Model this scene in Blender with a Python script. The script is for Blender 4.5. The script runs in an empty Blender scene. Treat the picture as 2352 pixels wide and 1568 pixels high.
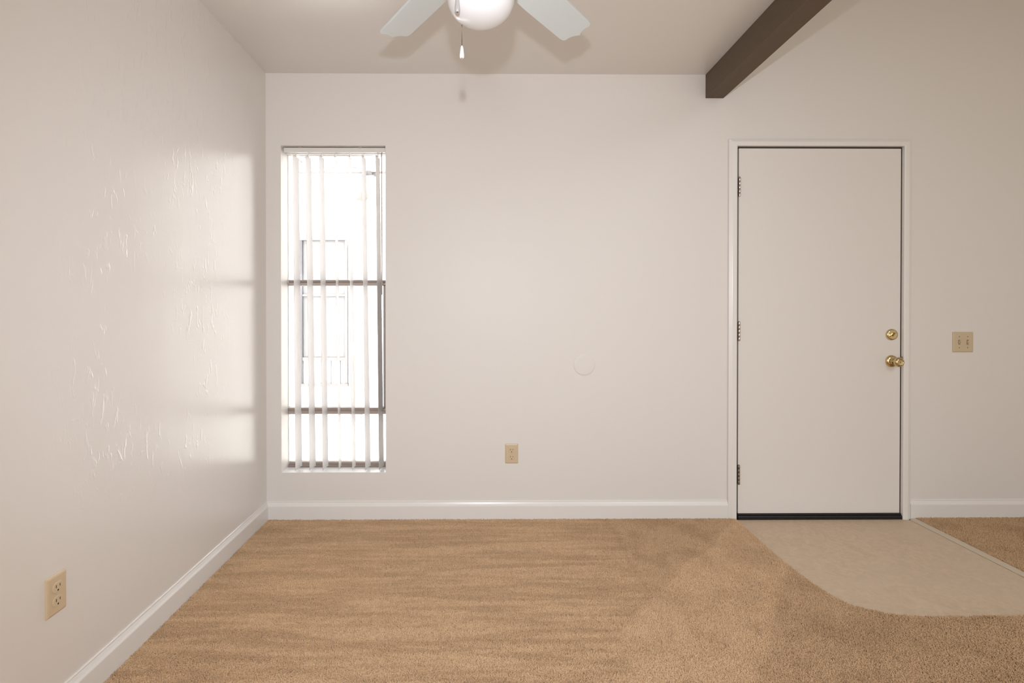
import bpy, bmesh, math, random
from mathutils import Vector, Matrix

random.seed(7)
scene = bpy.context.scene
COL = scene.collection
D = 2.856          # the far wall's plane, metres in front of the camera
ZC = 1.186         # eye height
XL = -1.20         # left wall plane
TILT = 0.015       # the ceiling runs very slightly downhill towards the far wall

# ------------------------------------------------------------------ camera
cam_data = bpy.data.cameras.new('camera')
cam = bpy.data.objects.new('camera', cam_data)
COL.objects.link(cam)
cam_data.sensor_fit = 'HORIZONTAL'
cam_data.sensor_width = 36.0
cam_data.lens = 1190.0 / 2352.0 * 36.0
cam_data.shift_x = 0.022738
cam_data.shift_y = -0.031828
cam_data.clip_start = 0.05
cam.location = (0, 0, ZC)
cam.rotation_euler = (math.pi / 2 - 0.006, 0, -0.008)
scene.camera = cam

# ------------------------------------------------------------------ world, lights, exposure
world = bpy.data.worlds.new('overcast_sky')
scene.world = world
world.use_nodes = True
bg = world.node_tree.nodes['Background']
bg.inputs[0].default_value = (1.0, 0.975, 0.985, 1)
bg.inputs[1].default_value = 12.5

def lamp(name, kind, loc, energy, color, **kw):
    d = bpy.data.lights.new(name, kind)
    d.energy = energy
    d.color = color
    for k, v in kw.items():
        setattr(d, k, v)
    o = bpy.data.objects.new(name, d)
    COL.objects.link(o)
    o.location = loc
    return o

# the photographer's flash on top of the camera
flash = lamp('camera_flash', 'SPOT', (-0.006, 0.05, ZC + 0.25), 108.0, (0.87, 0.935, 1.05),
             shadow_soft_size=0.022, spot_size=math.radians(118), spot_blend=1.0)
flash.rotation_euler = (math.radians(84), 0, 0)
# soft fill light added behind the camera; the rear wall has no opening
fill_rear = lamp('rear_fill_area', 'AREA', (1.0, -2.70, 1.25), 36.0, (1.0, 0.98, 0.95), shape='RECTANGLE', size=3.2, size_y=2.1)
fill_rear.rotation_euler = (math.radians(90), 0, 0)
# unseen fill added under the raised ceiling to lift the room's ambient light
fill_high = lamp('high_fill_area', 'AREA', (2.4, -1.2, 2.95), 54.0, (0.86, 0.985, 1.08), shape='RECTANGLE', size=1.2, size_y=1.2)

vs = scene.view_settings
vs.view_transform = 'Standard'
vs.look = 'None'
vs.exposure = 0.0
vs.gamma = 1.0
vs.use_curve_mapping = False

# ------------------------------------------------------------------ materials
class NT:
    def __init__(s, name):
        s.m = bpy.data.materials.new(name)
        s.m.use_nodes = True
        s.t = s.m.node_tree
        s.b = s.t.nodes['Principled BSDF']
        s.out = s.t.nodes['Material Output']
    def n(s, typ, **kw):
        nd = s.t.nodes.new(typ)
        for k, v in kw.items():
            setattr(nd, k, v)
        return nd
    def l(s, a, b):
        s.t.links.new(a, b)
    def val(s, sock, v):
        if hasattr(v, 'is_linked') or isinstance(v, bpy.types.NodeSocket):
            s.l(v, sock)
        else:
            sock.default_value = v
    def math(s, op, a, b=0.0, clamp=False):
        nd = s.n('ShaderNodeMath', operation=op)
        nd.use_clamp = clamp
        s.val(nd.inputs[0], a); s.val(nd.inputs[1], b)
        return nd.outputs[0]
    def pos(s):
        return s.n('ShaderNodeNewGeometry').outputs['Position']
    def scaled(s, v, sc, rot=(0, 0, 0)):
        mp = s.n('ShaderNodeMapping')
        mp.inputs['Scale'].default_value = sc
        mp.inputs['Rotation'].default_value = rot
        s.l(v, mp.inputs['Vector'])
        return mp.outputs[0]
    def noise(s, v, scale, detail=3.0, rough=0.5, dist=0.0):
        nd = s.n('ShaderNodeTexNoise')
        s.l(v, nd.inputs['Vector'])
        nd.inputs['Scale'].default_value = scale
        nd.inputs['Detail'].default_value = detail
        nd.inputs['Roughness'].default_value = rough
        nd.inputs['Distortion'].default_value = dist
        return nd.outputs['Fac']
    def ramp(s, f, lo, hi, a=0.0, b=1.0, smooth=True):
        nd = s.n('ShaderNodeMapRange')
        nd.interpolation_type = 'SMOOTHSTEP' if smooth else 'LINEAR'
        s.val(nd.inputs['Value'], f)
        nd.inputs['From Min'].default_value = lo
        nd.inputs['From Max'].default_value = hi
        nd.inputs['To Min'].default_value = a
        nd.inputs['To Max'].default_value = b
        return nd.outputs['Result']
    def mix(s, f, a, b):
        nd = s.n('ShaderNodeMix', data_type='RGBA')
        s.val(nd.inputs[0], f)
        for sock, v in ((nd.inputs[6], a), (nd.inputs[7], b)):
            if isinstance(v, tuple):
                sock.default_value = (*v, 1) if len(v) == 3 else v
            else:
                s.l(v, sock)
        return nd.outputs[2]
    def bump(s, h, strength, dist):
        nd = s.n('ShaderNodeBump')
        nd.inputs['Strength'].default_value = strength
        nd.inputs['Distance'].default_value = dist
        s.l(h, nd.inputs['Height'])
        s.l(nd.outputs[0], s.b.inputs['Normal'])
    def set(s, color=None, rough=None, metal=None, spec=None, ior=None):
        if color is not None:
            if isinstance(color, tuple):
                s.b.inputs['Base Color'].default_value = (*color, 1)
            else:
                s.l(color, s.b.inputs['Base Color'])
        if rough is not None: s.val(s.b.inputs['Roughness'], rough)
        if metal is not None: s.b.inputs['Metallic'].default_value = metal
        if spec is not None: s.b.inputs['Specular IOR Level'].default_value = spec
        if ior is not None: s.b.inputs['IOR'].default_value = ior
        return s.m

WALL = (0.800, 0.758, 0.712)

def mat_wall_left():
    n = NT('painted_plaster_left')
    p = n.pos()
    big = n.noise(n.scaled(p, (1, 5, 1.4)), 1.3, 2, 0.5, 0.3)
    drips = n.ramp(n.noise(n.scaled(p, (1, 24, 9)), 2.0, 2, 0.5, 0.6), 0.58, 0.74)
    sep = n.n('ShaderNodeSeparateXYZ'); n.l(p, sep.inputs[0])
    zone = n.math('MULTIPLY', n.math('MULTIPLY', n.ramp(sep.outputs['Z'], 0.35, 0.70), n.math('MULTIPLY', n.ramp(sep.outputs['Y'], 1.30, 1.75), n.ramp(sep.outputs['Y'], 2.2, 2.6, 1.0, 0.0))), n.ramp(n.noise(p, 2.3, 2), 0.34, 0.56))
    fine = n.noise(p, 90, 2)
    h = n.math('ADD', n.math('MULTIPLY', big, 0.9), n.math('MULTIPLY', n.math('MULTIPLY', drips, zone), 0.50))
    h = n.math('ADD', h, n.math('MULTIPLY', fine, 0.03))
    n.bump(h, 0.30, 0.006)
    return n.set(WALL, 0.26, spec=0.8)

def mat_wall():
    n = NT('painted_plaster')
    p = n.pos()
    h = n.math('ADD', n.noise(p, 5, 2), n.math('MULTIPLY', n.noise(p, 120, 2), 0.05))
    n.bump(h, 0.12, 0.004)
    return n.set(WALL, 0.42, spec=0.22)

def mat_ceiling():
    n = NT('painted_ceiling')
    p = n.pos()
    h = n.math('ADD', n.noise(p, 4, 2), n.math('MULTIPLY', n.noise(p, 140, 2), 0.05))
    n.bump(h, 0.10, 0.004)
    n.b.inputs['Coat Weight'].default_value = 0.7
    n.b.inputs['Coat Roughness'].default_value = 0.26
    return n.set((0.78, 0.735, 0.68), 0.5, spec=1.0)

def plain(name, color, rough=0.45, metal=0.0, spec=0.5, grain=0.0, gscale=200.0):
    n = NT(name)
    if grain:
        f = n.noise(n.pos(), gscale, 3)
        n.bump(f, grain, 0.001)
        c = n.mix(f, tuple(x * 0.93 for x in color), tuple(min(1, x * 1.05) for x in color))
        return n.set(c, rough, metal, spec)
    return n.set(color, rough, metal, spec)

def mat_beam():
    n = NT('dark_stained_beam')
    p = n.pos()
    g = n.noise(n.scaled(p, (60, 2.5, 60)), 3.0, 4, 0.6, 0.6)
    f = n.noise(p, 380, 2)
    c = n.mix(n.math('ADD', n.math('MULTIPLY', g, 0.6), n.math('MULTIPLY', f, 0.4)), (0.088, 0.058, 0.035), (0.168, 0.120, 0.080))
    n.bump(n.math('ADD', g, n.math('MULTIPLY', f, 0.5)), 0.35, 0.002)
    return n.set(c, 0.62, spec=0.35)

def mat_vinyl():
    n = NT('vinyl_sheet')
    p = n.pos()
    a = n.noise(n.scaled(p, (1, 1, 1), (0, 0, math.radians(24))), 16, 6, 0.68, 1.6)
    b = n.noise(p, 60, 4, 0.6, 0.8)
    big = n.noise(p, 2.5, 2)
    f = n.ramp(n.math('ADD', n.math('MULTIPLY', a, 0.65), n.math('MULTIPLY', b, 0.35)), 0.32, 0.70)
    c = n.mix(f, (0.62, 0.465, 0.325), (0.74, 0.575, 0.42))
    c = n.mix(n.ramp(big, 0.35, 0.7, 0.0, 0.35), c, (0.68, 0.54, 0.40))
    n.bump(n.math('ADD', a, n.math('MULTIPLY', b, 0.5)), 0.22, 0.002)
    return n.set(c, 0.5, spec=0.4)

def mat_carpet():
    n = NT('tan_cut_pile')
    p = n.pos()
    wob = n.n('ShaderNodeTexNoise')
    n.l(p, wob.inputs['Vector'])
    wob.inputs['Scale'].default_value = 4.5
    wob.inputs['Detail'].default_value = 3
    off = n.n('ShaderNodeVectorMath', operation='MULTIPLY_ADD')
    n.l(wob.outputs['Color'], off.inputs[0])
    off.inputs[1].default_value = (0.10, 0.10, 0)
    off.inputs[2].default_value = (-0.05, -0.05, 0)
    add = n.n('ShaderNodeVectorMath', operation='ADD')
    n.l(p, add.inputs[0]); n.l(off.outputs[0], add.inputs[1])
    q = add.outputs[0]
    def half(a, b, w):            # 1 on the left of the line a -> b, 0 on its right, over width w
        dx, dy = b[0] - a[0], b[1] - a[1]
        L = math.hypot(dx, dy)
        nx, ny = -dy / L, dx / L
        d = n.n('ShaderNodeVectorMath', operation='DOT_PRODUCT')
        n.l(q, d.inputs[0]); d.inputs[1].default_value = (nx, ny, 0)
        c = a[0] * nx + a[1] * ny
        return n.ramp(d.outputs['Value'], c - w, c + w)
    def times(*a):
        r = a[0]
        for x in a[1:]:
            r = n.math('MULTIPLY', r, x)
        return r
    # vacuum strokes lying across the room on the left
    s1 = n.noise(n.scaled(p, (0.9, 8.5, 1)), 2.0, 4, 0.6, 0.5)
    s2 = n.noise(n.scaled(p, (1.6, 17, 1), (0, 0, 0.05)), 2.3, 3, 0.6, 0.4)
    streak = n.ramp(n.math('ADD', n.math('MULTIPLY', s1, 0.62), n.math('MULTIPLY', s2, 0.38)), 0.40, 0.60)
    left = half((0.694, 1.4), (0.70, 2.9), 0.03)
    # one wide stroke drawn slantwise past the vinyl, lying the light way
    band = times(n.math('SUBTRACT', 1.0, half((0.694, 2.095), (1.172, 2.605), 0.015)),
                 half((0.85, 1.60), (1.284, 2.207), 0.02),
                 n.math('SUBTRACT', 1.0, half((1.172, 2.605), (1.42, 2.60), 0.03)))
    fan_ = times(n.math('SUBTRACT', 1.0, half((0.43, 1.50), (0.50, 1.88), 0.02)), n.math('SUBTRACT', 1.0, half((0.50, 1.885), (0.692, 2.095), 0.02)),
                 half((0.85, 1.60), (1.284, 2.207), 0.02))
    left = n.math('MULTIPLY', left, n.math('SUBTRACT', 1.0, fan_))
    band = n.math('MAXIMUM', band, n.math('MULTIPLY', fan_, n.math('SUBTRACT', 1.0, half((0.694, 2.095), (1.172, 2.605), 0.015))))
    patch = n.ramp(n.noise(p, 5.2, 3, 0.55, 0.3), 0.42, 0.66)
    edge = times(half((0.672, 1.95), (0.684, 2.60), 0.012), n.math('SUBTRACT', 1.0, half((0.648, 1.95), (0.660, 2.60), 0.012)))
    right_dark = n.math('SUBTRACT', 1.0, half((0.85, 1.60), (1.284, 2.207), 0.02))
    # lay: 0 = against the nap (dark), 1 = with the nap (light)
    base_r = n.math('ADD', n.math('MULTIPLY', n.math('SUBTRACT', 1.0, patch), 0.32), 0.24)
    lay_r = n.math('ADD', base_r, n.math('MULTIPLY', band, 0.33))
    mixl = n.n('ShaderNodeMix', data_type='FLOAT')
    n.l(left, mixl.inputs[0])
    n.l(lay_r, mixl.inputs[2])
    n.l(n.math('ADD', n.math('MULTIPLY', streak, 0.50), 0.30), mixl.inputs[3])
    lay = n.math('SUBTRACT', mixl.outputs[0], n.math('MULTIPLY', edge, 0.15))
    fine = n.noise(p, 210, 2, 0.6)
    lay = n.math('ADD', lay, n.math('MULTIPLY', n.math('SUBTRACT', fine, 0.5), 0.55), True)
    c = n.mix(lay, (0.52, 0.335, 0.192), (0.84, 0.595, 0.375))
    rnd = n.n('ShaderNodeObjectInfo').outputs['Random']
    c = n.mix(n.ramp(rnd, 0, 1, 0.0, 0.35, False), c, (0.56, 0.375, 0.22))
    return n.set(c, 0.9, spec=0.1)

def mat_glass():
    n = NT('window_glass')
    tr = n.n('ShaderNodeBsdfTransparent'); tr.inputs[0].default_value = (0.95, 0.97, 0.96, 1)
    gl = n.n('ShaderNodeBsdfGlossy'); gl.inputs['Roughness'].default_value = 0.02
    fr = n.n('ShaderNodeFresnel'); fr.inputs[0].default_value = 1.5
    mx = n.n('ShaderNodeMixShader')
    n.l(fr.outputs[0], mx.inputs[0]); n.l(tr.outputs[0], mx.inputs[1]); n.l(gl.outputs[0], mx.inputs[2])
    n.l(mx.outputs[0], n.out.inputs[0])
    return n.m

def mat_vane():
    n = NT('white_pvc_vane')
    tl = n.n('ShaderNodeBsdfTranslucent'); tl.inputs[0].default_value = (0.80, 0.765, 0.73, 1)
    mx = n.n('ShaderNodeMixShader'); mx.inputs[0].default_value = 0.15
    n.set((0.80, 0.765, 0.75), 0.5, spec=0.25)
    n.l(n.b.outputs[0], mx.inputs[1]); n.l(tl.outputs[0], mx.inputs[2]); n.l(mx.outputs[0], n.out.inputs[0])
    return n.m

M = dict(
    wall_left=mat_wall_left(), wall=mat_wall(), ceiling=mat_ceiling(),
    trim=plain('white_trim_paint', (0.84, 0.805, 0.765), 0.28, spec=0.5),
    door=plain('white_door_paint', (0.80, 0.752, 0.705), 0.38, spec=0.3),
    sill=plain('white_gloss_sill', (0.88, 0.865, 0.85), 0.3),
    gap_brown=plain('gap_shade_brown', (0.10, 0.078, 0.060), 0.7),  # brown that paints shade into the slit around the door
    beam=mat_beam(), vinyl=mat_vinyl(), carpet=mat_carpet(), glass=mat_glass(), vane=mat_vane(),
    blind=plain('white_blind_rail', (0.80, 0.765, 0.72), 0.35),
    bronze=plain('bronze_window_metal', (0.33, 0.265, 0.23), 0.42, 0.0, 0.5, 0.05),
    bronze_light=plain('pale_bronze_metal', (0.46, 0.38, 0.325), 0.45, 0.0, 0.5, 0.05),  # paler tone of the window bronze
    dark=plain('gap_shade_black', (0.03, 0.024, 0.02), 0.8),  # near black, the shade inside gaps put into the colour
    rubber=plain('black_rubber_sweep', (0.012, 0.011, 0.011), 0.35, spec=0.4),
    brass=plain('polished_brass', (0.66, 0.54, 0.31), 0.13, 1.0),
    steel=plain('nickel_hinge', (0.62, 0.56, 0.50), 0.30, 1.0),
    agedsteel=plain('tarnished_hinge', (0.34, 0.28, 0.22), 0.42, 1.0),
    ivory=plain('ivory_plastic', (0.66, 0.52, 0.345), 0.33, spec=0.5),
    ivory_dim=plain('aged_ivory_plastic', (0.62, 0.50, 0.335), 0.36, spec=0.5),
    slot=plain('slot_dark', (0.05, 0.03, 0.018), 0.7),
    fan_white=plain('white_fan_blade', (0.72, 0.77, 0.765), 0.40, spec=0.4),
    fan_body=plain('white_enamel', (0.82, 0.80, 0.78), 0.28),
    opal=plain('opal_glass', (0.80, 0.785, 0.77), 0.16, spec=0.5),
    chain=plain('brass_bead_chain', (0.24, 0.17, 0.11), 0.4, 1.0),
    pendant=plain('white_porcelain_pull', (0.86, 0.83, 0.78), 0.25),
    pendant_grey=plain('grey_pull', (0.42, 0.39, 0.37), 0.25),  # grey tone for the front pull
    strip=plain('brushed_floor_strip', (0.66, 0.55, 0.42), 0.45, 0.0, 0.5, 0.1, 300),
    wand=plain('clear_plastic_wand', (0.40, 0.335, 0.29), 0.25),
    stucco=plain('white_stucco', (0.86, 0.84, 0.84), 0.9, spec=0.2, grain=0.3, gscale=90),
    ext_line=plain('weathered_fascia', (0.115, 0.103, 0.097), 0.7),
    ext_frame=plain('neighbour_window_frame', (0.108, 0.096, 0.096), 0.6),
    ext_dark=plain('neighbour_dark_metal', (0.045, 0.042, 0.045), 0.6),
    ext_curtain=plain('pale_curtain', (0.135, 0.133, 0.135), 0.9),
    concrete=plain('pale_concrete', (0.70, 0.69, 0.66), 0.9, grain=0.2, gscale=40),
)

# ------------------------------------------------------------------ helpers
def tag(o, label=None, cat=None, kind=None, group=None):
    if label: o['label'] = label
    if cat: o['category'] = cat
    if kind: o['kind'] = kind
    if group: o['group'] = group
    return o

def empty(name, loc=(0, 0, 0)):
    o = bpy.data.objects.new(name, None)
    o.empty_display_size = 0.05
    COL.objects.link(o)
    o.location = loc
    return o

def link(name, bm, mat, parent=None, smooth=False, loc=None, bevel=0.0, segs=2, angle=None):
    """links the bmesh as ONE mesh object; its coordinates are relative to the parent (or to loc)"""
    me = bpy.data.meshes.new(name)
    bmesh.ops.recalc_face_normals(bm, faces=bm.faces)
    bm.to_mesh(me); bm.free()
    me.materials.append(mat)
    if smooth:
        for p in me.polygons: p.use_smooth = True
        if angle is not None:
            me.set_sharp_from_angle(angle=math.radians(angle))
    o = bpy.data.objects.new(name, me)
    COL.objects.link(o)
    if parent is not None: o.parent = parent
    if loc is not None: o.location = loc
    if bevel > 0:
        b = o.modifiers.new('bevel', 'BEVEL')
        b.width = bevel; b.segments = segs; b.limit_method = 'ANGLE'; b.angle_limit = math.radians(40)
    return o

def box(bm, x0, x1, y0, y1, z0, z1):
    v = [bm.verts.new(c) for c in ((x0, y0, z0), (x1, y0, z0), (x1, y1, z0), (x0, y1, z0), (x0, y0, z1), (x1, y0, z1), (x1, y1, z1), (x0, y1, z1))]
    for f in ((0, 3, 2, 1), (4, 5, 6, 7), (0, 1, 5, 4), (1, 2, 6, 5), (2, 3, 7, 6), (3, 0, 4, 7)):
        bm.faces.new([v[i] for i in f])
    return v

def bx(*a):
    bm = bmesh.new(); box(bm, *a); return bm

def loft(bm, rings, caps=True, closed=True):
    R = [[bm.verts.new(c) for c in r] for r in rings]
    n = len(R[0])
    for a, b in zip(R, R[1:]):
        for i in range(n if closed else n - 1):
            j = (i + 1) % n
            bm.faces.new((a[i], a[j], b[j], b[i]))
    if caps:
        bm.faces.new(R[0][::-1]); bm.faces.new(R[-1])
    return R

def lathe(bm, prof, axis='z', n=24, o=(0, 0, 0), cap0=True, cap1=True):
    """prof: list of (radius, height along the axis)"""
    o = Vector(o)
    rings = []
    for r, h in prof:
        ring = []
        for i in range(n):
            a = 2 * math.pi * i / n
            c, s = r * math.cos(a), r * math.sin(a)
            ring.append(o + (Vector((c, s, h)) if axis == 'z' else Vector((c, -h, s)) if axis == '-y' else Vector((h, c, s))))
        rings.append(ring)
    R = [[bm.verts.new(c) for c in r] for r in rings]
    for a, b in zip(R, R[1:]):
        for i in range(n):
            j = (i + 1) % n
            bm.faces.new((a[i], a[j], b[j], b[i]))
    if cap0: bm.faces.new(R[0][::-1])
    if cap1: bm.faces.new(R[-1])

def tube(bm, pts, r, n=8):
    pts = [Vector(p) for p in pts]
    rings = []
    for k, p in enumerate(pts):
        d = (pts[min(k + 1, len(pts) - 1)] - pts[max(k - 1, 0)]).normalized()
        u = d.cross(Vector((0.3, 1, 0.2))).normalized(); w = d.cross(u)
        rings.append([p + r * (math.cos(2 * math.pi * i / n) * u + math.sin(2 * math.pi * i / n) * w) for i in range(n)])
    loft(bm, rings)

def extrude_poly(bm, pts2, f0, f1):
    """pts2 polygon; f0/f1 map (a, b) to the two end points"""
    loft(bm, [[f0(a, b) for a, b in pts2], [f1(a, b) for a, b in pts2]])

def copy_tree(o, parent=None):
    c = o.copy(); COL.objects.link(c)
    if parent is not None: c.parent = parent
    for ch in list(o.children):
        copy_tree(ch, c)
    return c

def ceil_z(y):
    return 2.460 + TILT * (D - y)

# ------------------------------------------------------------------ room shell
XR, YB, ZT = 4.4, -2.8, 3.1
WX0, WX1, WZ0, WZ1 = -1.118, -0.545, 0.266, 2.066       # window opening
DX0, DX1, DZ1 = 1.395, 2.3175, 2.066                    # door opening
T = 0.22

bm = bmesh.new()
xs = [XL - 0.2, WX0, WX1, DX0, DX1, XR + 0.2]
zs = [-0.1, WZ0, WZ1, DZ1 + 0.0004, ZT + 0.1]
def hole(i, j):
    return (i == 1 and 1 <= j < 2) or (i == 3 and j < 3 and zs[j + 1] <= DZ1 + 0.001)
verts = {}
def gv(i, j, k):
    if (i, j, k) not in verts:
        verts[i, j, k] = bm.verts.new((xs[i], D + T * k, zs[j]))
    return verts[i, j, k]
for i in range(5):
    for j in range(4):
        if hole(i, j): continue
        for k in (0, 1):
            bm.faces.new([gv(i, j, k), gv(i + 1, j, k), gv(i + 1, j + 1, k), gv(i, j + 1, k)])
        for (di, dj, a, b) in ((-1, 0, (i, j), (i, j + 1)), (1, 0, (i + 1, j), (i + 1, j + 1)), (0, -1, (i, j), (i + 1, j)), (0, 1, (i, j + 1), (i + 1, j + 1))):
            ni, nj = i + di, j + dj
            if ni < 0 or ni > 4 or nj < 0 or nj > 3 or hole(ni, nj):
                bm.faces.new([gv(*a, 0), gv(*b, 0), gv(*b, 1), gv(*a, 1)])
tag(link('wall_back', bm, M['wall']), 'white painted far wall with the tall window and the entry door', 'wall', 'structure')

wall_left = tag(link('wall_left', bx(XL - 0.2, XL, YB - 0.2, D, -0.1, 2.75), M['wall_left']),
    'glossy white left wall with faint trowel marks and window glare', 'wall', 'structure')
for k, (y, z, L) in enumerate(((1.5175, 0.853, 0.007), (1.630, 0.868, 0.004))):
    bm = bmesh.new()
    loft(bm, [[(XL - 0.0002, y + L * c, z + 0.4 * L * s_ + 0.3 * L * c) for c, s_ in ((-1, -0.2), (-0.3, -0.9), (0.8, -0.5), (1, 0.5), (0.1, 0.8))],
              [(XL + 0.0015, y + 0.6 * L * c, z + 0.24 * L * s_ + 0.2 * L * c) for c, s_ in ((-1, -0.2), (-0.3, -0.9), (0.8, -0.5), (1, 0.5), (0.1, 0.8))]])
    link('paint_chip', bm, M['trim'], wall_left)
tag(link('wall_right', bx(XR, XR + 0.2, YB - 0.2, D, -0.1, ZT + 0.1), M['wall']), 'white wall at the right end of the entry, out of view', 'wall', 'structure')
tag(link('wall_rear', bx(XL - 0.2, XR + 0.2, YB - 0.2, YB, -0.1, ZT + 0.1), M['wall']), 'white wall behind the camera', 'wall', 'structure')
tag(link('floor', bx(XL - 0.2, XR + 0.2, YB - 0.2, D + T, -0.1, 0.0), M['dark']), 'floor slab under carpet and vinyl', 'floor', 'structure')  # slab coloured dark so the slit beside the floor strip looks shaded

bm = bmesh.new()
loft(bm, [[(XL, y, ceil_z(y)), (1.30, y, ceil_z(y)), (1.30, y, ceil_z(y) + 0.12), (XL, y, ceil_z(y) + 0.12)] for y in (YB, D)])
tag(link('ceiling', bm, M['ceiling']), 'low white painted ceiling left of the dark beam', 'ceiling', 'structure')
tag(link('ceiling', bx(1.24, XR, YB, D, ZT, ZT + 0.1), M['ceiling']), 'raised white ceiling over the entry, above the frame', 'ceiling', 'structure')
bm = bmesh.new()
loft(bm, [[(1.302, y, ceil_z(y) + 0.001), (1.316, y, ceil_z(y) + 0.001), (1.316, y, ZT), (1.302, y, ZT)] for y in (YB, D)])
tag(link('wall_upper', bm, M['wall']), 'white upright strip of wall standing on the beam', 'wall', 'structure')

# the beam
bm = bmesh.new()
loft(bm, [[(1.218, y, ceil_z(y) - 0.1305), (1.318, y, ceil_z(y) - 0.1305), (1.318, y, ceil_z(y) - 0.0005), (1.218, y, ceil_z(y) - 0.0005)] for y in (YB, D)])
tag(link('ceiling_beam', bm, M['beam'], bevel=0.003), 'dark brown stained ceiling beam running from the far wall towards the viewer', 'beam')

# ------------------------------------------------------------------ floor coverings
# edge of the vinyl pad in front of the door, measured on the floor
vin = [(1.383, 2.842), (1.382, 2.70), (1.378, 2.56), (1.376, 2.40), (1.381, 2.30), (1.389, 2.20), (1.402, 2.116), (1.419, 2.059), (1.445, 2.015),
       (1.490, 1.982), (1.545, 1.960), (1.608, 1.947), (1.676, 1.941), (1.775, 1.940), (2.048, 1.942), (2.345, 1.944)]
SX0, SX1 = 2.348, 2.388
bm = bmesh.new()
poly = [(x, y) for x, y in vin] + [(SX0 - 0.003, 2.842)]
extrude_poly(bm, poly, lambda a, b: (a, b, 0.0), lambda a, b: (a, b, 0.004))
tag(link('vinyl_flooring', bm, M['vinyl']), 'beige mottled vinyl floor pad with rounded corner in front of the door', 'vinyl floor', 'structure')

def carpet_mesh():
    bm = bmesh.new()
    inset = 0.0152
    out = [(XL + inset, YB + 0.002), (XR - 0.002, YB + 0.002), (XR - 0.002, D - inset), (SX1 + 0.001, D - inset), (SX1 + 0.001, 1.936)]
    edge = [(x - 0.003 if x < 1.5 else x, y - (0.003 if y < 2.2 else 0)) for x, y in vin[::-1]]
    out += edge
    out += [(1.350, D - inset), (XL + inset, D - inset)]
    vs_ = [bm.verts.new((x, y, 0.006)) for x, y in out]
    f = bm.faces.new(vs_)
    f.normal_update()
    bmesh.ops.triangulate(bm, faces=[f], ngon_method='EAR_CLIP')
    return bm

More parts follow.
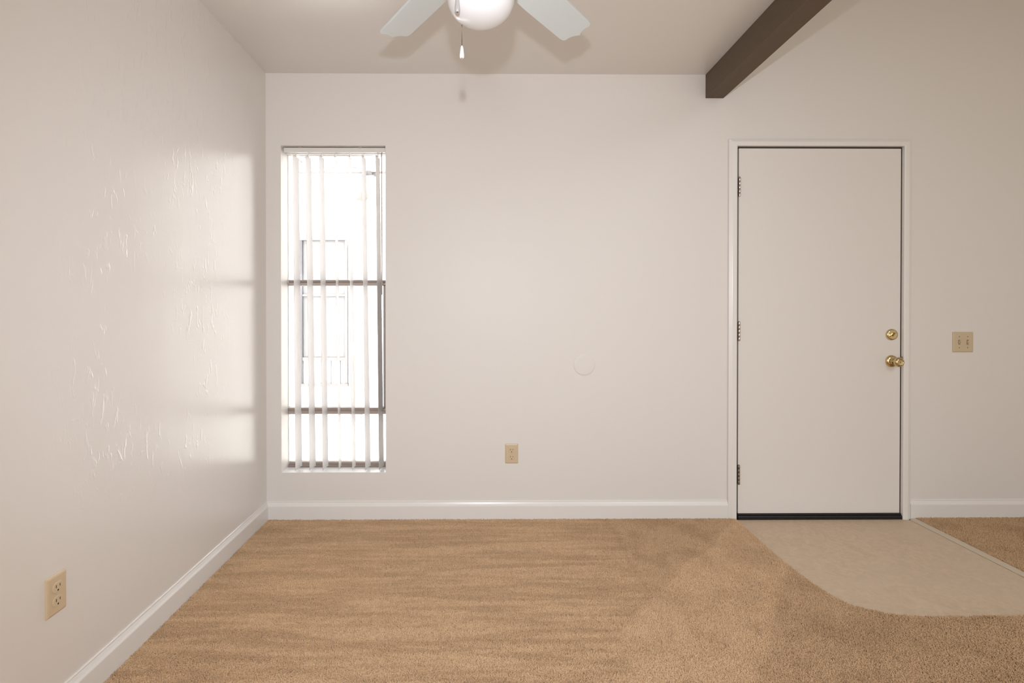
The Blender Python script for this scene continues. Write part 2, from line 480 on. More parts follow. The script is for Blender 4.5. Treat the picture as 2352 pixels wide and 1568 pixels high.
def pile_group(mat):
    g = bpy.data.node_groups.new('carpet_pile', 'GeometryNodeTree')
    g.interface.new_socket('Geometry', in_out='INPUT', socket_type='NodeSocketGeometry')
    g.interface.new_socket('Geometry', in_out='OUTPUT', socket_type='NodeSocketGeometry')
    N, L = g.nodes.new, g.links.new
    gi, go = N('NodeGroupInput'), N('NodeGroupOutput')
    pos = N('GeometryNodeInputPosition')
    join = N('GeometryNodeJoinGeometry')
    # one tuft: three bent, tapered yarns
    yarns = N('GeometryNodeJoinGeometry')
    for k, (ang, r, lean, hgt) in enumerate(((0.3, 0.0018, 0.7, 0.0080), (2.4, 0.0017, 0.95, 0.0074), (4.4, 0.0017, 0.5, 0.0086))):
        c = N('GeometryNodeMeshCone')
        c.inputs['Vertices'].default_value = 5
        c.inputs['Side Segments'].default_value = 2
        c.inputs['Radius Top'].default_value = r * 0.72
        c.inputs['Radius Bottom'].default_value = r
        c.inputs['Depth'].default_value = hgt
        sx = N('ShaderNodeSeparateXYZ'); L(pos.outputs[0], sx.inputs[0])
        z2 = N('ShaderNodeMath'); z2.operation = 'MULTIPLY'; L(sx.outputs['Z'], z2.inputs[0]); L(sx.outputs['Z'], z2.inputs[1])
        zz = N('ShaderNodeMath'); zz.operation = 'MULTIPLY'; L(z2.outputs[0], zz.inputs[0]); zz.inputs[1].default_value = lean * 70
        cx = N('ShaderNodeCombineXYZ'); L(zz.outputs[0], cx.inputs['X'])
        sp = N('GeometryNodeSetPosition'); L(c.outputs['Mesh'], sp.inputs['Geometry']); L(cx.outputs[0], sp.inputs['Offset'])
        tr = N('GeometryNodeTransform'); L(sp.outputs[0], tr.inputs['Geometry'])
        tr.inputs['Translation'].default_value = (0.0012 * math.cos(ang), 0.0012 * math.sin(ang), 0)
        tr.inputs['Rotation'].default_value = (0, 0.25, ang)
        L(tr.outputs[0], yarns.inputs[0])
    sm = N('GeometryNodeSetMaterial'); sm.inputs['Material'].default_value = mat
    L(yarns.outputs[0], sm.inputs['Geometry'])
    # only where the carpet can be seen close to
    sep = N('ShaderNodeSeparateXYZ'); L(pos.outputs[0], sep.inputs[0])
    def step(sock, op, v):
        m = N('ShaderNodeMath'); m.operation = op; L(sock, m.inputs[0]); m.inputs[1].default_value = v; return m.outputs[0]
    def mul(a, b):
        m = N('ShaderNodeMath'); m.operation = 'MULTIPLY'
        L(a, m.inputs[0])
        if isinstance(b, float): m.inputs[1].default_value = b
        else: L(b, m.inputs[1])
        return m.outputs[0]
    sel = mul(mul(step(sep.outputs['Y'], 'GREATER_THAN', 1.40), step(sep.outputs['X'], 'LESS_THAN', 3.3)), 1.0)
    dist = N('GeometryNodeDistributePointsOnFaces')
    dist.distribute_method = 'RANDOM'
    dist.inputs['Density'].default_value = 72000.0
    dist.inputs['Seed'].default_value = 5
    L(gi.outputs[0], dist.inputs['Mesh'])
    dele = N('GeometryNodeDeleteGeometry'); dele.domain = 'POINT'
    inv = N('ShaderNodeMath'); inv.operation = 'SUBTRACT'; inv.inputs[0].default_value = 1.0; L(sel, inv.inputs[1])
    L(dist.outputs['Points'], dele.inputs['Geometry']); L(inv.outputs[0], dele.inputs['Selection'])
    rnd = N('FunctionNodeRandomValue'); rnd.data_type = 'FLOAT_VECTOR'
    rnd.inputs[0].default_value = (-0.25, -0.25, 0.0); rnd.inputs[1].default_value = (0.25, 0.25, 6.283)
    rs = N('FunctionNodeRandomValue'); rs.data_type = 'FLOAT'
    rs.inputs[2].default_value = 0.75; rs.inputs[3].default_value = 1.25
    inst = N('GeometryNodeInstanceOnPoints')
    L(dele.outputs[0], inst.inputs['Points']); L(sm.outputs[0], inst.inputs['Instance'])
    # neighbouring tufts lean together, in clumps
    cl = N('ShaderNodeTexNoise'); cl.inputs['Scale'].default_value = 55.0; cl.inputs['Detail'].default_value = 2.0
    L(pos.outputs[0], cl.inputs['Vector'])
    ma = N('ShaderNodeVectorMath'); ma.operation = 'MULTIPLY_ADD'
    L(cl.outputs['Color'], ma.inputs[0]); ma.inputs[1].default_value = (3.2, 3.2, 0); ma.inputs[2].default_value = (-1.6, -1.6, 0)
    ad = N('ShaderNodeVectorMath'); ad.operation = 'ADD'
    L(rnd.outputs[0], ad.inputs[0]); L(ma.outputs[0], ad.inputs[1])
    L(ad.outputs[0], inst.inputs['Rotation']); L(rs.outputs[1], inst.inputs['Scale'])
    L(gi.outputs[0], join.inputs[0]); L(inst.outputs[0], join.inputs[0])
    L(join.outputs[0], go.inputs[0])
    return g

carpet = link('carpet', carpet_mesh(), M['carpet'])
tag(carpet, 'tan cut pile carpet with vacuum strokes covering the floor around the vinyl', 'carpet', 'stuff')
mod = carpet.modifiers.new('pile', 'NODES')
mod.node_group = pile_group(M['carpet'])

# transition strip between vinyl and the carpet on its right
bm = bmesh.new()
prof = [(SX0, 0.0), (SX0 + 0.001, 0.0055), (SX0 + 0.006, 0.0085), (SX0 + 0.020, 0.0105), (SX1 - 0.008, 0.0115), (SX1 - 0.001, 0.0095), (SX1, 0.0)]
extrude_poly(bm, prof, lambda a, b: (a, 1.944, b), lambda a, b: (a, 2.835, b))
tag(link('transition_strip', bm, M['strip']), 'flat metal floor strip between the vinyl pad and the right-hand carpet', 'floor strip')

# ------------------------------------------------------------------ baseboards
BP = [(0.0, 0.1115), (0.0028, 0.1115), (0.0050, 0.1095), (0.0056, 0.1070), (0.0044, 0.1052), (0.0046, 0.1035), (0.0090, 0.0940), (0.0128, 0.0885), (0.0142, 0.0862), (0.0147, 0.0830), (0.0147, 0.0045), (0.0, 0.0045)]
bm = bmesh.new(); extrude_poly(bm, BP, lambda d, z: (XL + d, YB, z), lambda d, z: (XL + d, D, z))
tag(link('baseboard_left', bm, M['trim']), 'white moulded baseboard along the left wall', 'baseboard', 'structure')
bm = bmesh.new(); extrude_poly(bm, BP, lambda d, z: (XL + d, D - d, z), lambda d, z: (1.3442, D - d, z))
tag(link('baseboard_back', bm, M['trim']), 'white baseboard on the far wall between the corner and the door', 'baseboard', 'structure')
bm = bmesh.new(); extrude_poly(bm, BP, lambda d, z: (2.3588, D - d, z), lambda d, z: (XR, D - d, z))
tag(link('baseboard_back', bm, M['trim']), 'short white baseboard on the far wall right of the door', 'baseboard', 'structure')

# ------------------------------------------------------------------ entry door
door = tag(empty('door_1', (1.858, D, 0)), 'plain white flush entry door with brass lock and knob', 'door', 'structure')
ox = 1.858
def dbox(x0, x1, y0, y1, z0, z1):
    return bx(x0 - ox, x1 - ox, y0 - D, y1 - D, z0, z1)
link('door_panel', dbox(1.4055, 2.3078, D + 0.0005, D + 0.044, 0.0345, 2.0560), M['door'], door, bevel=0.0015)
# jambs behind the casing, with the stop the slab closes on
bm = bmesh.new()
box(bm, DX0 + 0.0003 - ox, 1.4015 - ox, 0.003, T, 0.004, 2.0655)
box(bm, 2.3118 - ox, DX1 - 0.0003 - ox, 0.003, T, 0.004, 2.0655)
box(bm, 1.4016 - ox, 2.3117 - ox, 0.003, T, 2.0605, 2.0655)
link('door_jamb', bm, M['gap_brown'], door)  # jambs coloured brown to darken the door gap
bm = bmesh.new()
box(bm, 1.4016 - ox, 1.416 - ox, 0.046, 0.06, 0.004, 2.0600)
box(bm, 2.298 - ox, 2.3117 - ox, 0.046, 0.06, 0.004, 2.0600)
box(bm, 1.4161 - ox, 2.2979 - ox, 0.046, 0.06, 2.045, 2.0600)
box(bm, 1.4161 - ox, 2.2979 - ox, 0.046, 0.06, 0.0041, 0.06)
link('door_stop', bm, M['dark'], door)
# moulded casing, mitred at the top corners; a runs from the outer edge inwards
CX0, CX1, CZ = 1.3445, 2.3585, 2.1040
CP = [(0.0, 0.0), (0.0, 0.0110), (0.0015, 0.0130), (0.0165, 0.0188), (0.0190, 0.0200), (0.0400, 0.0200), (0.0432, 0.0188), (0.0450, 0.0165), (0.0450, 0.0)]
HP = [(a * 0.0395 / 0.045, d) for a, d in CP]
bm = bmesh.new(); extrude_poly(bm, CP, lambda a, d: (CX0 + a - ox, -d, 0.0045), lambda a, d: (CX0 + a - ox, -d, CZ - a * 0.0395 / 0.045))
link('door_casing', bm, M['trim'], door)
bm = bmesh.new(); extrude_poly(bm, CP, lambda a, d: (CX1 - a * 1.03 - ox, -d, 0.0045), lambda a, d: (CX1 - a * 1.03 - ox, -d, CZ - a * 0.0395 / 0.045))
link('door_casing', bm, M['trim'], door)
bm = bmesh.new(); extrude_poly(bm, CP, lambda a, d: (CX0 + a - ox, -d, CZ - a * 0.0395 / 0.045), lambda a, d: (CX1 - a * 1.03 - ox, -d, CZ - a * 0.0395 / 0.045))
link('door_casing', bm, M['trim'], door)
# black sweep: thin carrier above, rubber below
bm = bmesh.new()
extrude_poly(bm, [(0.0, 0.0335), (-0.006, 0.0335), (-0.0075, 0.0315), (-0.0075, 0.0275), (-0.004, 0.0262), (-0.011, 0.0245), (-0.0135, 0.020), (-0.0135, 0.0052), (0.04, 0.0052), (0.04, 0.0335)],
             lambda a, b: (1.4020 - ox, a, b), lambda a, b: (2.3112 - ox, a, b))
tag(link('door_sweep', bm, M['rubber'], door), 'black rubber door sweep')
# hinges, five knuckles each
def hinge(z0, z1, mat):
    h = link('hinge', dbox(1.4018, 1.4052, D - 0.010, D + 0.002, z0 + 0.002, z1 - 0.002), M['slot'], door)
    n = 5; L = (z1 - z0) / n
    for k in range(n):
        bm = bmesh.new()
        a, b = z0 + k * L + 0.0006, z0 + (k + 1) * L - 0.0006
        lathe(bm, [(0.0052, a), (0.0060, a + 0.0012), (0.0060, b - 0.0012), (0.0052, b)], 'z', 12, (1.4055 - ox, -0.0085, 0))
        link('knuckle', bm, mat, h, True, angle=35)
    bm = bmesh.new(); lathe(bm, [(0.0035, z1), (0.0048, z1 + 0.001), (0.0030, z1 + 0.003)], 'z', 12, (1.4055 - ox, -0.0085, 0))
    link('hinge_pin', bm, mat, h, True, angle=35)
hinge(1.788, 1.894, M['steel']); hinge(0.992, 1.098, M['steel'])
hinge(0.198, 0.305, M['agedsteel'])
# deadbolt
dx, dz = 2.2563 - ox, 1.0266
bm = bmesh.new()
lathe(bm, [(0.0310, 0.0), (0.0310, 0.006), (0.0290, 0.0105), (0.0225, 0.0125), (0.0200, 0.0118), (0.012, 0.0128)], '-y', 40, (dx, 0, dz))
db = link('deadbolt', bm, M['brass'], door, True, angle=50)
bm = bmesh.new()
c, s = math.cos(math.radians(52)), math.sin(math.radians(52))
ring = []
for hgt, hw, ln in ((0.012, 0.0042, 0.014), (0.020, 0.0038, 0.0165), (0.027, 0.0030, 0.0175), (0.029, 0.0018, 0.0160)):
    r = []
    for k in range(14):
        a = 2 * math.pi * k / 14
        u, v = ln * math.cos(a), hw * math.sin(a) * (1 + 0.25 * math.cos(2 * a))
        r.append((dx + u * c - v * s, -hgt, dz + u * s + v * c))
    ring.append(r)
loft(bm, ring)
link('thumb_turn', bm, M['brass'], db, True, angle=50)
# knob
kx, kz = 2.2570 - ox, 0.8791
bm = bmesh.new()
lathe(bm, [(0.0335, 0.0), (0.0335, 0.003), (0.0315, 0.0085), (0.0250, 0.0120), (0.0165, 0.0145), (0.0150, 0.020)], '-y', 40, (kx, 0, kz))
rose = link('doorknob', bm, M['brass'], door, True, angle=50)
bm = bmesh.new()
lathe(bm, [(0.0112, 0.016), (0.0105, 0.026), (0.0130, 0.032), (0.0210, 0.039), (0.0258, 0.047), (0.0268, 0.054), (0.0245, 0.061), (0.0190, 0.0655), (0.0172, 0.0660), (0.0160, 0.0640), (0.0140, 0.0632), (0.004, 0.0632)], '-y', 40, (kx, 0, kz))
link('knob', bm, M['brass'], rose, True, angle=60)
bm = bmesh.new()
box(bm, kx - 0.0012, kx + 0.0012, -0.0640, -0.0630, kz - 0.004, kz + 0.004)
link('turn_slot', bm, M['slot'], rose)
# strike plate on the jamb edge, a dark piece for the latch's shadow gap
bm = bmesh.new()
box(bm, 2.3098 - ox, 2.3114 - ox, -0.012, 0.001, 0.880, 0.905)
link('strike_plate', bm, M['agedsteel'], door)

# ------------------------------------------------------------------ window in its recess
YG = D + 0.10
win = tag(empty('window_1', (-0.8315, D, 0.266)), 'tall narrow bronze framed window in a white recess', 'window', 'structure')
def wb(x0, x1, y0, y1, z0, z1):
    return bx(x0 + 0.8315, x1 + 0.8315, y0 - D, y1 - D, z0 - 0.266, z1 - 0.266)
eps = 0.0004
link('frame_stile', wb(WX0 + eps, WX0 + 0.0022, YG + 0.004, YG + 0.05, WZ0 + eps, WZ1 - eps), M['trim'], win)
link('frame_stile', wb(WX1 - 0.003, WX1 - eps, YG + 0.004, YG + 0.05, WZ0 + eps, WZ1 - eps), M['bronze'], win)
link('bottom_rail', wb(WX0 + 0.0024, WX1 - 0.0031, YG - 0.002, YG + 0.05, WZ0 + eps, 0.283), M['bronze'], win, bevel=0.001)
link('bottom_rail', wb(WX0 + 0.0024, WX1 - 0.0031, YG + 0.008, YG + 0.05, 0.2832, 0.2955), M['bronze_light'], win, bevel=0.001)
link('head_rail', wb(WX0 + 0.0024, WX1 - 0.0031, YG, YG + 0.05, 2.045, WZ1 - eps), M['bronze'], win)
link('transom_bar', wb(WX0 + 0.0024, WX1 - 0.0031, YG + 0.002, YG + 0.05, 1.3180, 1.3325), M['bronze'], win, bevel=0.0012)
link('transom_bar', wb(WX0 + 0.0024, WX1 - 0.0031, YG - 0.003, YG + 0.05, 0.5690, 0.5870), M['bronze_light'], win, bevel=0.0012)
sash = link('vent_sash', wb(WX0 + 0.0025, WX1 - 0.0032, YG - 0.006, YG + 0.046, 1.3000, 1.3165), M['bronze_light'], win, bevel=0.0012)
link('sash_rail', wb(WX0 + 0.0025, WX1 - 0.0032, YG - 0.008, YG + 0.046, 0.5885, 0.6060), M['bronze'], sash, bevel=0.0012)
link('sash_stile', wb(-0.5755, WX1 - 0.0032, YG - 0.007, YG + 0.046, 0.6063, 1.2998), M['bronze_light'], sash, bevel=0.0012)
for a, b in ((0.2956, 0.5689), (0.6062, 1.2998), (1.3326, 2.0449)):
    link('pane', wb(WX0 + 0.0026, (-0.5757 if a > 0.5 and b < 1.5 else WX1 - 0.0032), YG + 0.026, YG + 0.030, a, b), M['glass'], win)
lat = link('sash_latch', wb(-0.5745, -0.5530, YG - 0.022, YG - 0.0082, 0.592, 0.612), M['steel'], win, bevel=0.002)
bm = bmesh.new(); tube(bm, [(-0.566 + 0.8315, 0.078, 0.345), (-0.570 + 0.8315, 0.066, 0.337), (-0.578 + 0.8315, 0.062, 0.329)], 0.003)
link('latch_lever', bm, M['steel'], lat, True)
lat2 = link('sash_latch', wb(-0.5745, -0.5530, YG - 0.020, YG - 0.0072, 1.302, 1.316), M['agedsteel'], win, bevel=0.002)

link('window_sill', wb(WX0 + eps, WX1 - eps, D + 0.0006, YG - 0.0085, WZ0 + 0.0002, WZ0 + 0.0022), M['sill'], win)

# ------------------------------------------------------------------ vertical blind
YV = D + 0.052
blind = tag(empty('vertical_blind', (-0.8315, YV, 2.033)), 'white vertical blind with open vanes hanging in the window recess', 'blind')
bO = Vector((-0.8315, YV, 2.033))
def bb(x0, x1, y0, y1, z0, z1):
    return bx(x0 - bO.x, x1 - bO.x, y0 - bO.y, y1 - bO.y, z0 - bO.z, z1 - bO.z)
bm = bmesh.new()
hp = [(-0.028, 2.0350), (-0.028, 2.0590), (-0.0255, 2.0615), (0.018, 2.0615), (0.018, 2.0350), (0.006, 2.0350), (0.006, 2.0400), (-0.016, 2.0400), (-0.016, 2.0350)]
extrude_poly(bm, hp, lambda a, b: (WX0 + 0.007 - bO.x, a, b - bO.z), lambda a, b: (WX1 - 0.005 - bO.x, a, b - bO.z))
rail = link('headrail', bm, M['blind'], blind)
for cx_ in (-1.0215, -0.690):
    link('mounting_clip', bb(cx_ - 0.011, cx_ + 0.011, YV - 0.031, YV - 0.0135, 2.0616, 2.0655), M['bronze_light'], rail, bevel=0.001)
link('gap_shade_strip', bb(WX0 + 0.009, WX1 - 0.006, YV - 0.0130, YV + 0.016, 2.0616, 2.0656), M['slot'], rail)  # dark strip added so the gap above the headrail reads as shade
tops = [-1.0548, -0.9845, -0.9105, -0.8341, -0.7533, -0.6756, -0.5979]
bots = [-1.0417, -0.9638, -0.8920, -0.8104, -0.7325, -0.6545, -0.5789]
psi0 = [0.022, 0.006, -0.011, -0.121, -0.080, 0.025, 0.050]
psi1 = [0.063, 0.060, 0.044, -0.120, -0.040, 0.110, 0.110]
for k in range(7):
    bm = bmesh.new()
    rings = []
    zt, zb = 2.0205, 0.2755
    for i in range(11):
        f = i / 10
        x = tops[k] + (bots[k] - tops[k]) * f
        ps = psi0[k] + (psi1[k] - psi0[k]) * f
        z = zt + (zb - zt) * f
        ring = []
        m = 7
        for side in (1, -1):
            for j in range(m):
                t = (j / (m - 1) - 0.5) * (1 if side == 1 else -1)
                w = 0.0889 * t
                crown = 0.0035 * (1 - 4 * t * t) + side * 0.0006
                ring.append((x + w * math.sin(ps) - crown * math.cos(ps) - bO.x, w * math.cos(ps) + crown * math.sin(ps), z - bO.z))
        rings.append(ring)
    loft(bm, rings)
    vane = link('vane', bm, M['vane'], blind, True, angle=40)
    bm = bmesh.new()
    box(bm, tops[k] - 0.0025 - bO.x, tops[k] + 0.0025 - bO.x, -0.006, 0.006, zt - 0.004 - bO.z, 2.0402 - bO.z)
    box(bm, tops[k] - 0.004 - bO.x, tops[k] + 0.004 - bO.x, -0.011, 0.011, zt - 0.001 - bO.z, zt + 0.004 - bO.z)
    link('carrier_stem', bm, M['blind'], vane)
bm = bmesh.new()
tube(bm, [(-0.5692 - bO.x, -0.036, 2.030 - bO.z), (-0.5680 - bO.x, -0.040, 1.95 - bO.z), (-0.5666 - bO.x, -0.040, 1.246 - bO.z)], 0.0032, 8)
w_ = link('tilt_wand', bm, M['wand'], blind, True, angle=40)
bm = bmesh.new(); tube(bm, [(-0.5692 - bO.x, -0.036, 2.030 - bO.z), (-0.5692 - bO.x, -0.022, 2.036 - bO.z)], 0.0025, 6)
link('wand_hook', bm, M['wand'], w_)

# ------------------------------------------------------------------ electrical plates
def plate_bm(w, h):
    bm = bmesh.new()
    rings = []
    for inset, d in ((0.0, 0.0), (0.0, 0.0018), (0.0022, 0.0042), (0.0065, 0.0058)):
        r = []
        W2, H2, c = w / 2 - inset, h / 2 - inset, max(0.0035 - inset * 0.3, 0.001)
        for sx, sz, a0 in ((1, 1, 0), (-1, 1, 90), (-1, -1, 180), (1, -1, 270)):
            for k in range(4):
                a = math.radians(a0 + 30 * k)
                r.append((sx * (W2 - c) + c * math.cos(a), -d, sz * (H2 - c) + c * math.sin(a)))
        rings.append(r)
    loft(bm, rings)
    return bm

def face_ring(r, flat, d, zc_, n=28):
    return [(r * math.cos(2 * math.pi * i / n), -d, zc_ + max(-flat, min(flat, r * math.sin(2 * math.pi * i / n)))) for i in range(n)]

def make_outlet(loc, rotz, label, w, h):
    o = tag(empty('wall_outlet', loc), label, 'outlet', None, 'duplex wall outlets')
    o.rotation_euler.z = rotz
    link('cover_plate', plate_bm(w, h), M['ivory'], o)
    for zc_ in (0.0193, -0.0193):
        bm = bmesh.new()
        loft(bm, [face_ring(0.0172, 0.0142, 0.0057, zc_), face_ring(0.0172, 0.0142, 0.0074, zc_), face_ring(0.0162, 0.0132, 0.0082, zc_)])
        rc = link('receptacle', bm, M['ivory'], o)
        for x, hh in ((-0.0064, 0.0042), (0.0064, 0.0036)):
            link('slot', bx(x - 0.0011, x + 0.0011, -0.00845, -0.0075, zc_ + 0.0038 - hh, zc_ + 0.0038 + hh), M['slot'], rc)
        bm = bmesh.new()
        lathe(bm, [(0.0026, 0.0075), (0.0026, 0.00845)], '-y', 12, (0, 0, zc_ - 0.0080))
        link('ground_hole', bm, M['slot'], rc)
    bm = bmesh.new()
    lathe(bm, [(0.0034, 0.0056), (0.0034, 0.0062), (0.0024, 0.0070)], '-y', 12)
    link('screw', bm, M['ivory_dim'], o)
    return o
make_outlet((0.1495, D, 0.3707), 0, 'ivory duplex outlet low on the far wall, between window and door', 0.0715, 0.1085)
make_outlet((XL, 1.4530, 0.3815), math.pi / 2, 'ivory duplex outlet low on the left wall, nearest the viewer', 0.0695, 0.1115)

sw = tag(empty('light_switch', (2.6551, D, 0.9846)), 'aged ivory double toggle light switch on the wall right of the door', 'light switch')
link('cover_plate', plate_bm(0.1160, 0.1125), M['ivory_dim'], sw)
for k, x in enumerate((-0.0235, 0.0235)):
    link('toggle_slot', bx(x - 0.0052, x + 0.0052, -0.0062, -0.0050, -0.0122, 0.0122), M['slot'], sw)
    up = 1 if k == 0 else -1
    bm = bmesh.new()
    loft(bm, [[(x - 0.0046, -0.0058, -0.0098), (x + 0.0046, -0.0058, -0.0098), (x + 0.0046, -0.0058, 0.0098), (x - 0.0046, -0.0058, 0.0098)],
              [(x - 0.0038, -0.0165, up * 0.0075 - 0.0042), (x + 0.0038, -0.0165, up * 0.0075 - 0.0042), (x + 0.0038, -0.0165, up * 0.0075 + 0.0042), (x - 0.0038, -0.0165, up * 0.0075 + 0.0042)]])
    link('toggle', bm, M['ivory_dim'], sw, bevel=0.0008)
    for z in (-0.0302, 0.0302):
        bm = bmesh.new(); lathe(bm, [(0.0032, 0.0056), (0.0032, 0.0062), (0.0022, 0.0069)], '-y', 12, (x, 0, z))
        link('screw', bm, M['agedsteel'], sw)

bm = bmesh.new()
lathe(bm, [(0.0600, 0.0), (0.0600, 0.0022), (0.0585, 0.0032), (0.050, 0.0038), (0.020, 0.0042), (0.002, 0.0043)], '-y', 56)
o = link('round_cover', bm, M['wall'], None, True, (0.5508, D, 0.8613), angle=40)
tag(o, 'round blank cover painted white like the wall, left of the door', 'wall cover')

# ------------------------------------------------------------------ ceiling fan
FX, FY, HB = -0.0095, 1.364, ZC + 0.940
fan = tag(empty('ceiling_fan', (FX, FY, ceil_z(FY))), 'white ceiling fan with opal light bowl and two pull chains', 'ceiling fan')
ZF = ceil_z(FY)
def fz(z): return z - ZF
bm = bmesh.new(); lathe(bm, [(0.068, 0.004), (0.068, -0.012), (0.060, -0.035), (0.036, -0.055), (0.018, -0.060)], 'z', 32)
link('canopy', bm, M['fan_body'], fan, True, angle=40)
bm = bmesh.new(); lathe(bm, [(0.0125, -0.055), (0.0125, fz(HB + 0.10))], 'z', 16)
link('downrod', bm, M['fan_body'], fan, True, angle=40)
bm = bmesh.new(); lathe(bm, [(0.020, fz(HB + 0.115)), (0.055, fz(HB + 0.108)), (0.092, fz(HB + 0.085)), (0.104, fz(HB + 0.055)), (0.104, fz(HB + 0.020)), (0.085, fz(HB + 0.002)), (0.060, fz(HB - 0.008)), (0.058, fz(HB - 0.050))], 'z', 40)
link('motor_housing', bm, M['fan_body'], fan, True, angle=40)
bm = bmesh.new(); lathe(bm, [(0.056, fz(HB - 0.045)), (0.066, fz(HB - 0.052)), (0.093, fz(HB - 0.100)), (0.095, fz(HB - 0.112)), (0.088, fz(HB - 0.114))], 'z', 40)
fit = link('light_fitter', bm, M['fan_body'], fan, True, angle=40)
# bowl, a little flatter than a half ball
a_, b_, z0 = 0.0875, 0.0635, ZC + 0.802
prof = [(a_ * 0.96, z0 + 0.032), (a_ * 0.985, z0 + 0.020), (a_, z0 + 0.006)]
for k in range(0, 15):
    t = math.pi / 2 * k / 14
    prof.append((max(a_ * math.cos(t) ** 0.92, 0.001), z0 - b_ * math.sin(t)))
bm = bmesh.new(); lathe(bm, [(r, fz(z)) for r, z in prof], 'z', 56)
link('light_bowl', bm, M['opal'], fan, True, angle=60)

def blade_bm(al, w, r0, r1):
    """blade along +x, pitched about its axis, with a bracket-shaped tip"""
    # outline of one edge half, widening slightly outwards; the tip runs corner, ogee, point, ogee, corner
    h = w / 2
    out = [(r0, -h * 0.86), (r0 + 0.05, -h * 0.93), (r0 + 0.14, -h), (r1 - 0.022, -h)]
    out += [(r1 - 0.009, -h * 0.975), (r1 - 0.001, -h * 0.90), (r1 + 0.002, -h * 0.80), (r1 + 0.001, -h * 0.62), (r1 + 0.003, -h * 0.40), (r1 + 0.010, -h * 0.18), (r1 + 0.020, 0.0)]
    out += [(x, -y) for x, y in out[::-1][1:]]
    bm = bmesh.new()
    th = 0.0034
    ca, sa = math.cos(al), math.sin(al)
    def f(s):
        return lambda x, y: (x, y * ca - s * sa, y * sa + s * ca)
    extrude_poly(bm, out, f(-th), f(th))
    return bm
AL = math.radians(-11.6)
blade0 = None
for k in range(5):
    ang = math.radians(52.2 + 72.6 * (k if k < 3 else k - 5)) if k in (0, 1, 4) else math.radians(52.2 + 72 * k)
    if blade0 is None:
        bl = link('blade', blade_bm(AL, 0.113, 0.155, 0.533), M['fan_white'], fan, bevel=0.001)
        bm = bmesh.new()
        ca, sa = math.cos(AL), math.sin(AL)
        pr = [(0.085, 0.014, 0.012), (0.120, 0.012, 0.006), (0.150, 0.020, 0.0), (0.190, 0.034, 0.0), (0.225, 0.022, 0.0), (0.240, 0.004, 0.0)]
        loft(bm, [[(x, -hw * ca + 0.004 * sa, -hw * sa - 0.0075 + dz), (x, hw * ca + 0.004 * sa, hw * sa - 0.0075 + dz), (x, hw * ca, hw * sa - 0.0032 + dz), (x, -hw * ca, -hw * sa - 0.0032 + dz)] for x, hw, dz in pr])
        br = link('blade_bracket', bm, M['fan_body'], bl)
        blade0 = bl
    else:
        bl = copy_tree(blade0, fan)
    bl.location = (0, 0, fz(HB))
    bl.rotation_euler = (0, 0, ang)

def pull(px, py, zb, zt, mat):
    x, y = px - FX, py - FY
    bm = bmesh.new()
    r = math.hypot(x, y)
    ux, uy = x / r, y / r
    tube(bm, [(ux * 0.070, uy * 0.070, fz(HB - 0.062)), (ux * (r - 0.002), uy * (r - 0.002), fz(HB - 0.085)), (x, y, fz(HB - 0.105)), (x, y, fz(zt - 0.001))], 0.0011, 6)
    ch = link('pull_chain', bm, M['chain'], fan, True)
    bm = bmesh.new()
    L = zt - zb
    lathe(bm, [(0.0015, fz(zt)), (0.0030, fz(zt - 0.0015)), (0.0040, fz(zt - 0.006)), (0.0052, fz(zt - L * 0.42)), (0.0066, fz(zt - L * 0.74)), (0.0066, fz(zt - L * 0.86)), (0.0056, fz(zt - L * 0.96)), (0.0040, fz(zb)), (0.0024, fz(zb) + 0.0002), (0.0021, fz(zb) + 0.003)], 'z', 20, (x, y, 0), cap1=False)
    pd = link('pull_knob', bm, mat, ch, True, angle=50)
    bm = bmesh.new(); lathe(bm, [(0.0021, fz(zb) + 0.0005), (0.0012, fz(zb) + 0.0012)], 'z', 10, (x, y, 0))
    link('knob_hole', bm, M['slot'], ch)
pull(-0.0625, 1.435, ZC + 0.6825, ZC + 0.7175, M['pendant'])
pull(-0.0680, 1.300, ZC + 0.7330, ZC + 0.7790, M['pendant_grey'])

# ------------------------------------------------------------------ neighbouring building seen through the window
YF = 6.2
nb = tag(empty('neighbour_building', (-1.8, YF, -0.2)), 'sunlit white stucco building outside the window behind the blind', 'building')
def nbx(x0, x1, y0, y1, z0, z1):
    return bx(x0 + 1.8, x1 + 1.8, y0 - YF, y1 - YF, z0 + 0.2, z1 + 0.2)
link('stucco_wall', nbx(-7, 5, YF, YF + 0.3, -0.2, 5.2), M['stucco'], nb)
link('fascia_board', nbx(-7, -1.40, YF - 0.035, YF - 0.0003, 2.775, 2.822), M['stucco'], nb)
link('drip_edge', nbx(-7, 5, YF - 0.06, YF - 0.0003, 2.764, 2.7748), M['ext_line'], nb)
link('drip_edge', nbx(-7, -1.52, YF - 0.05, YF - 0.0003, 2.8222, 2.830), M['ext_line'], nb)
wf = link('window_frame', nbx(-2.62, -1.63, YF - 0.05, YF - 0.0003, 1.962, 2.048), M['ext_frame'], nb)
link('frame_stile', nbx(-1.655, -1.628, YF - 0.045, YF - 0.0003, 0.262, 1.9617), M['ext_frame'], wf)
link('frame_sill', nbx(-2.62, -1.62, YF - 0.06, YF - 0.0003, 0.230, 0.2617), M['ext_frame'], wf)
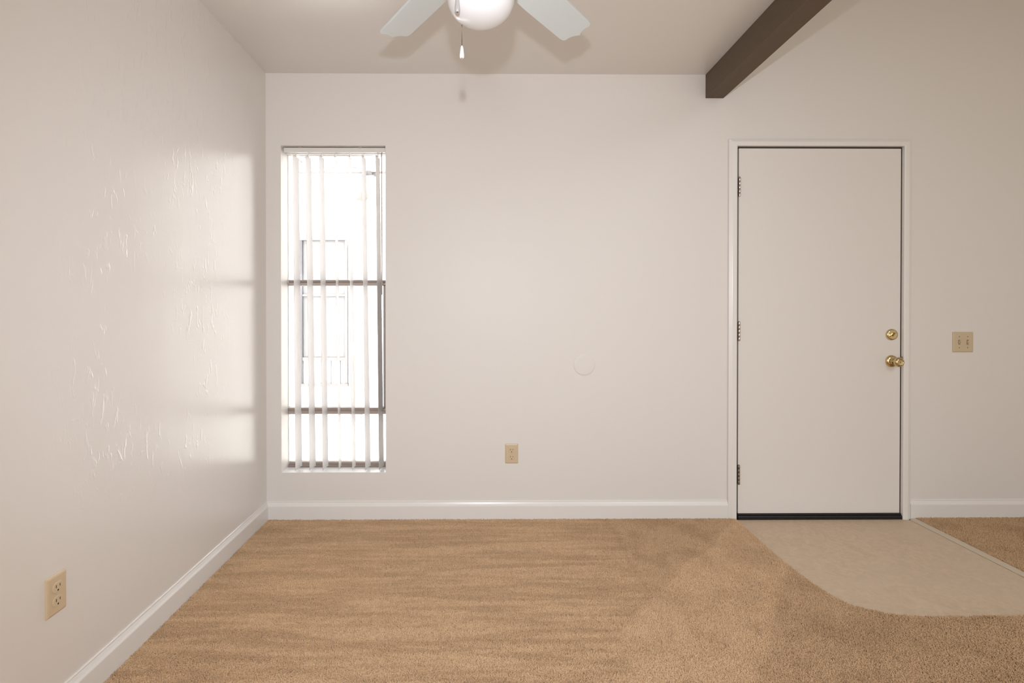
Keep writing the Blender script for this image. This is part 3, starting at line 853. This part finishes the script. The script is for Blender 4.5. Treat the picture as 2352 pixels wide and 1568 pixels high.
link('mullion', nbx(-2.190, -2.160, YF - 0.045, YF - 0.0003, 0.262, 1.9617), M['ext_dark'], wf)
link('transom', nbx(-2.159, -1.656, YF - 0.04, YF - 0.0003, 1.300, 1.322), M['ext_frame'], wf)
link('transom', nbx(-2.159, -1.656, YF - 0.04, YF - 0.0003, 0.535, 0.574), M['ext_frame'], wf)
link('curtain', nbx(-2.158, -1.657, YF - 0.012, YF - 0.0003, 0.575, 1.9610), M['ext_curtain'], nb)
for k in range(4):
    x = -2.06 + 0.11 * k
    link('baluster', nbx(x, x + 0.014, YF - 0.03, YF - 0.0003, 0.2625, 0.5345), M['ext_curtain'], nb)
link('pilaster', nbx(-1.60, -1.46, YF - 0.03, YF - 0.0003, -0.2, 1.9), M['ext_curtain'], nb)
o = tag(empty('floodlight', (-1.370, YF - 0.002, 2.746)), 'small grey floodlight fixed under the fascia of the building outside', 'floodlight')
link('lamp_head', bx(-0.047, 0.047, -0.15, -0.03, -0.014, 0.014), M['ext_dark'], o, bevel=0.004)
link('bracket', bx(-0.066, -0.049, -0.09, 0, -0.055, 0.012), M['ext_dark'], o)
link('sensor', bx(0.055, 0.075, -0.06, 0, -0.020, 0.004), M['ext_dark'], o)
bm = bmesh.new()
lathe(bm, [(0.055, -0.047), (0.075, -0.02), (0.098, 0.02), (0.104, 0.046), (0.098, 0.046)], 'z', 28)
tag(link('wall_sconce', bm, M['ext_line'], None, True, (-1.4437, YF - 0.105, 2.463)), 'pale bowl shaped wall sconce on the building outside', 'wall lamp')
for k in (0, 1):
    bm = bmesh.new()
    tube(bm, [(-0.445 + 0.045 * k, -0.05, 3.215 - 0.055 * (1 - k)), (-0.410 + 0.045 * k, -0.05, 3.185 - 0.055 * (1 - k)), (-0.355 + 0.045 * k, -0.05, 3.140 - 0.055 * (1 - k))], 0.016)
    link('service_pipe', bm, M['ext_frame'], nb, True)
tag(link('ground', bx(-7, 5, D + T + 0.01, YF - 0.07, -0.3, -0.21), M['concrete']), 'pale paved passage outside between the two buildings', 'ground', 'structure')
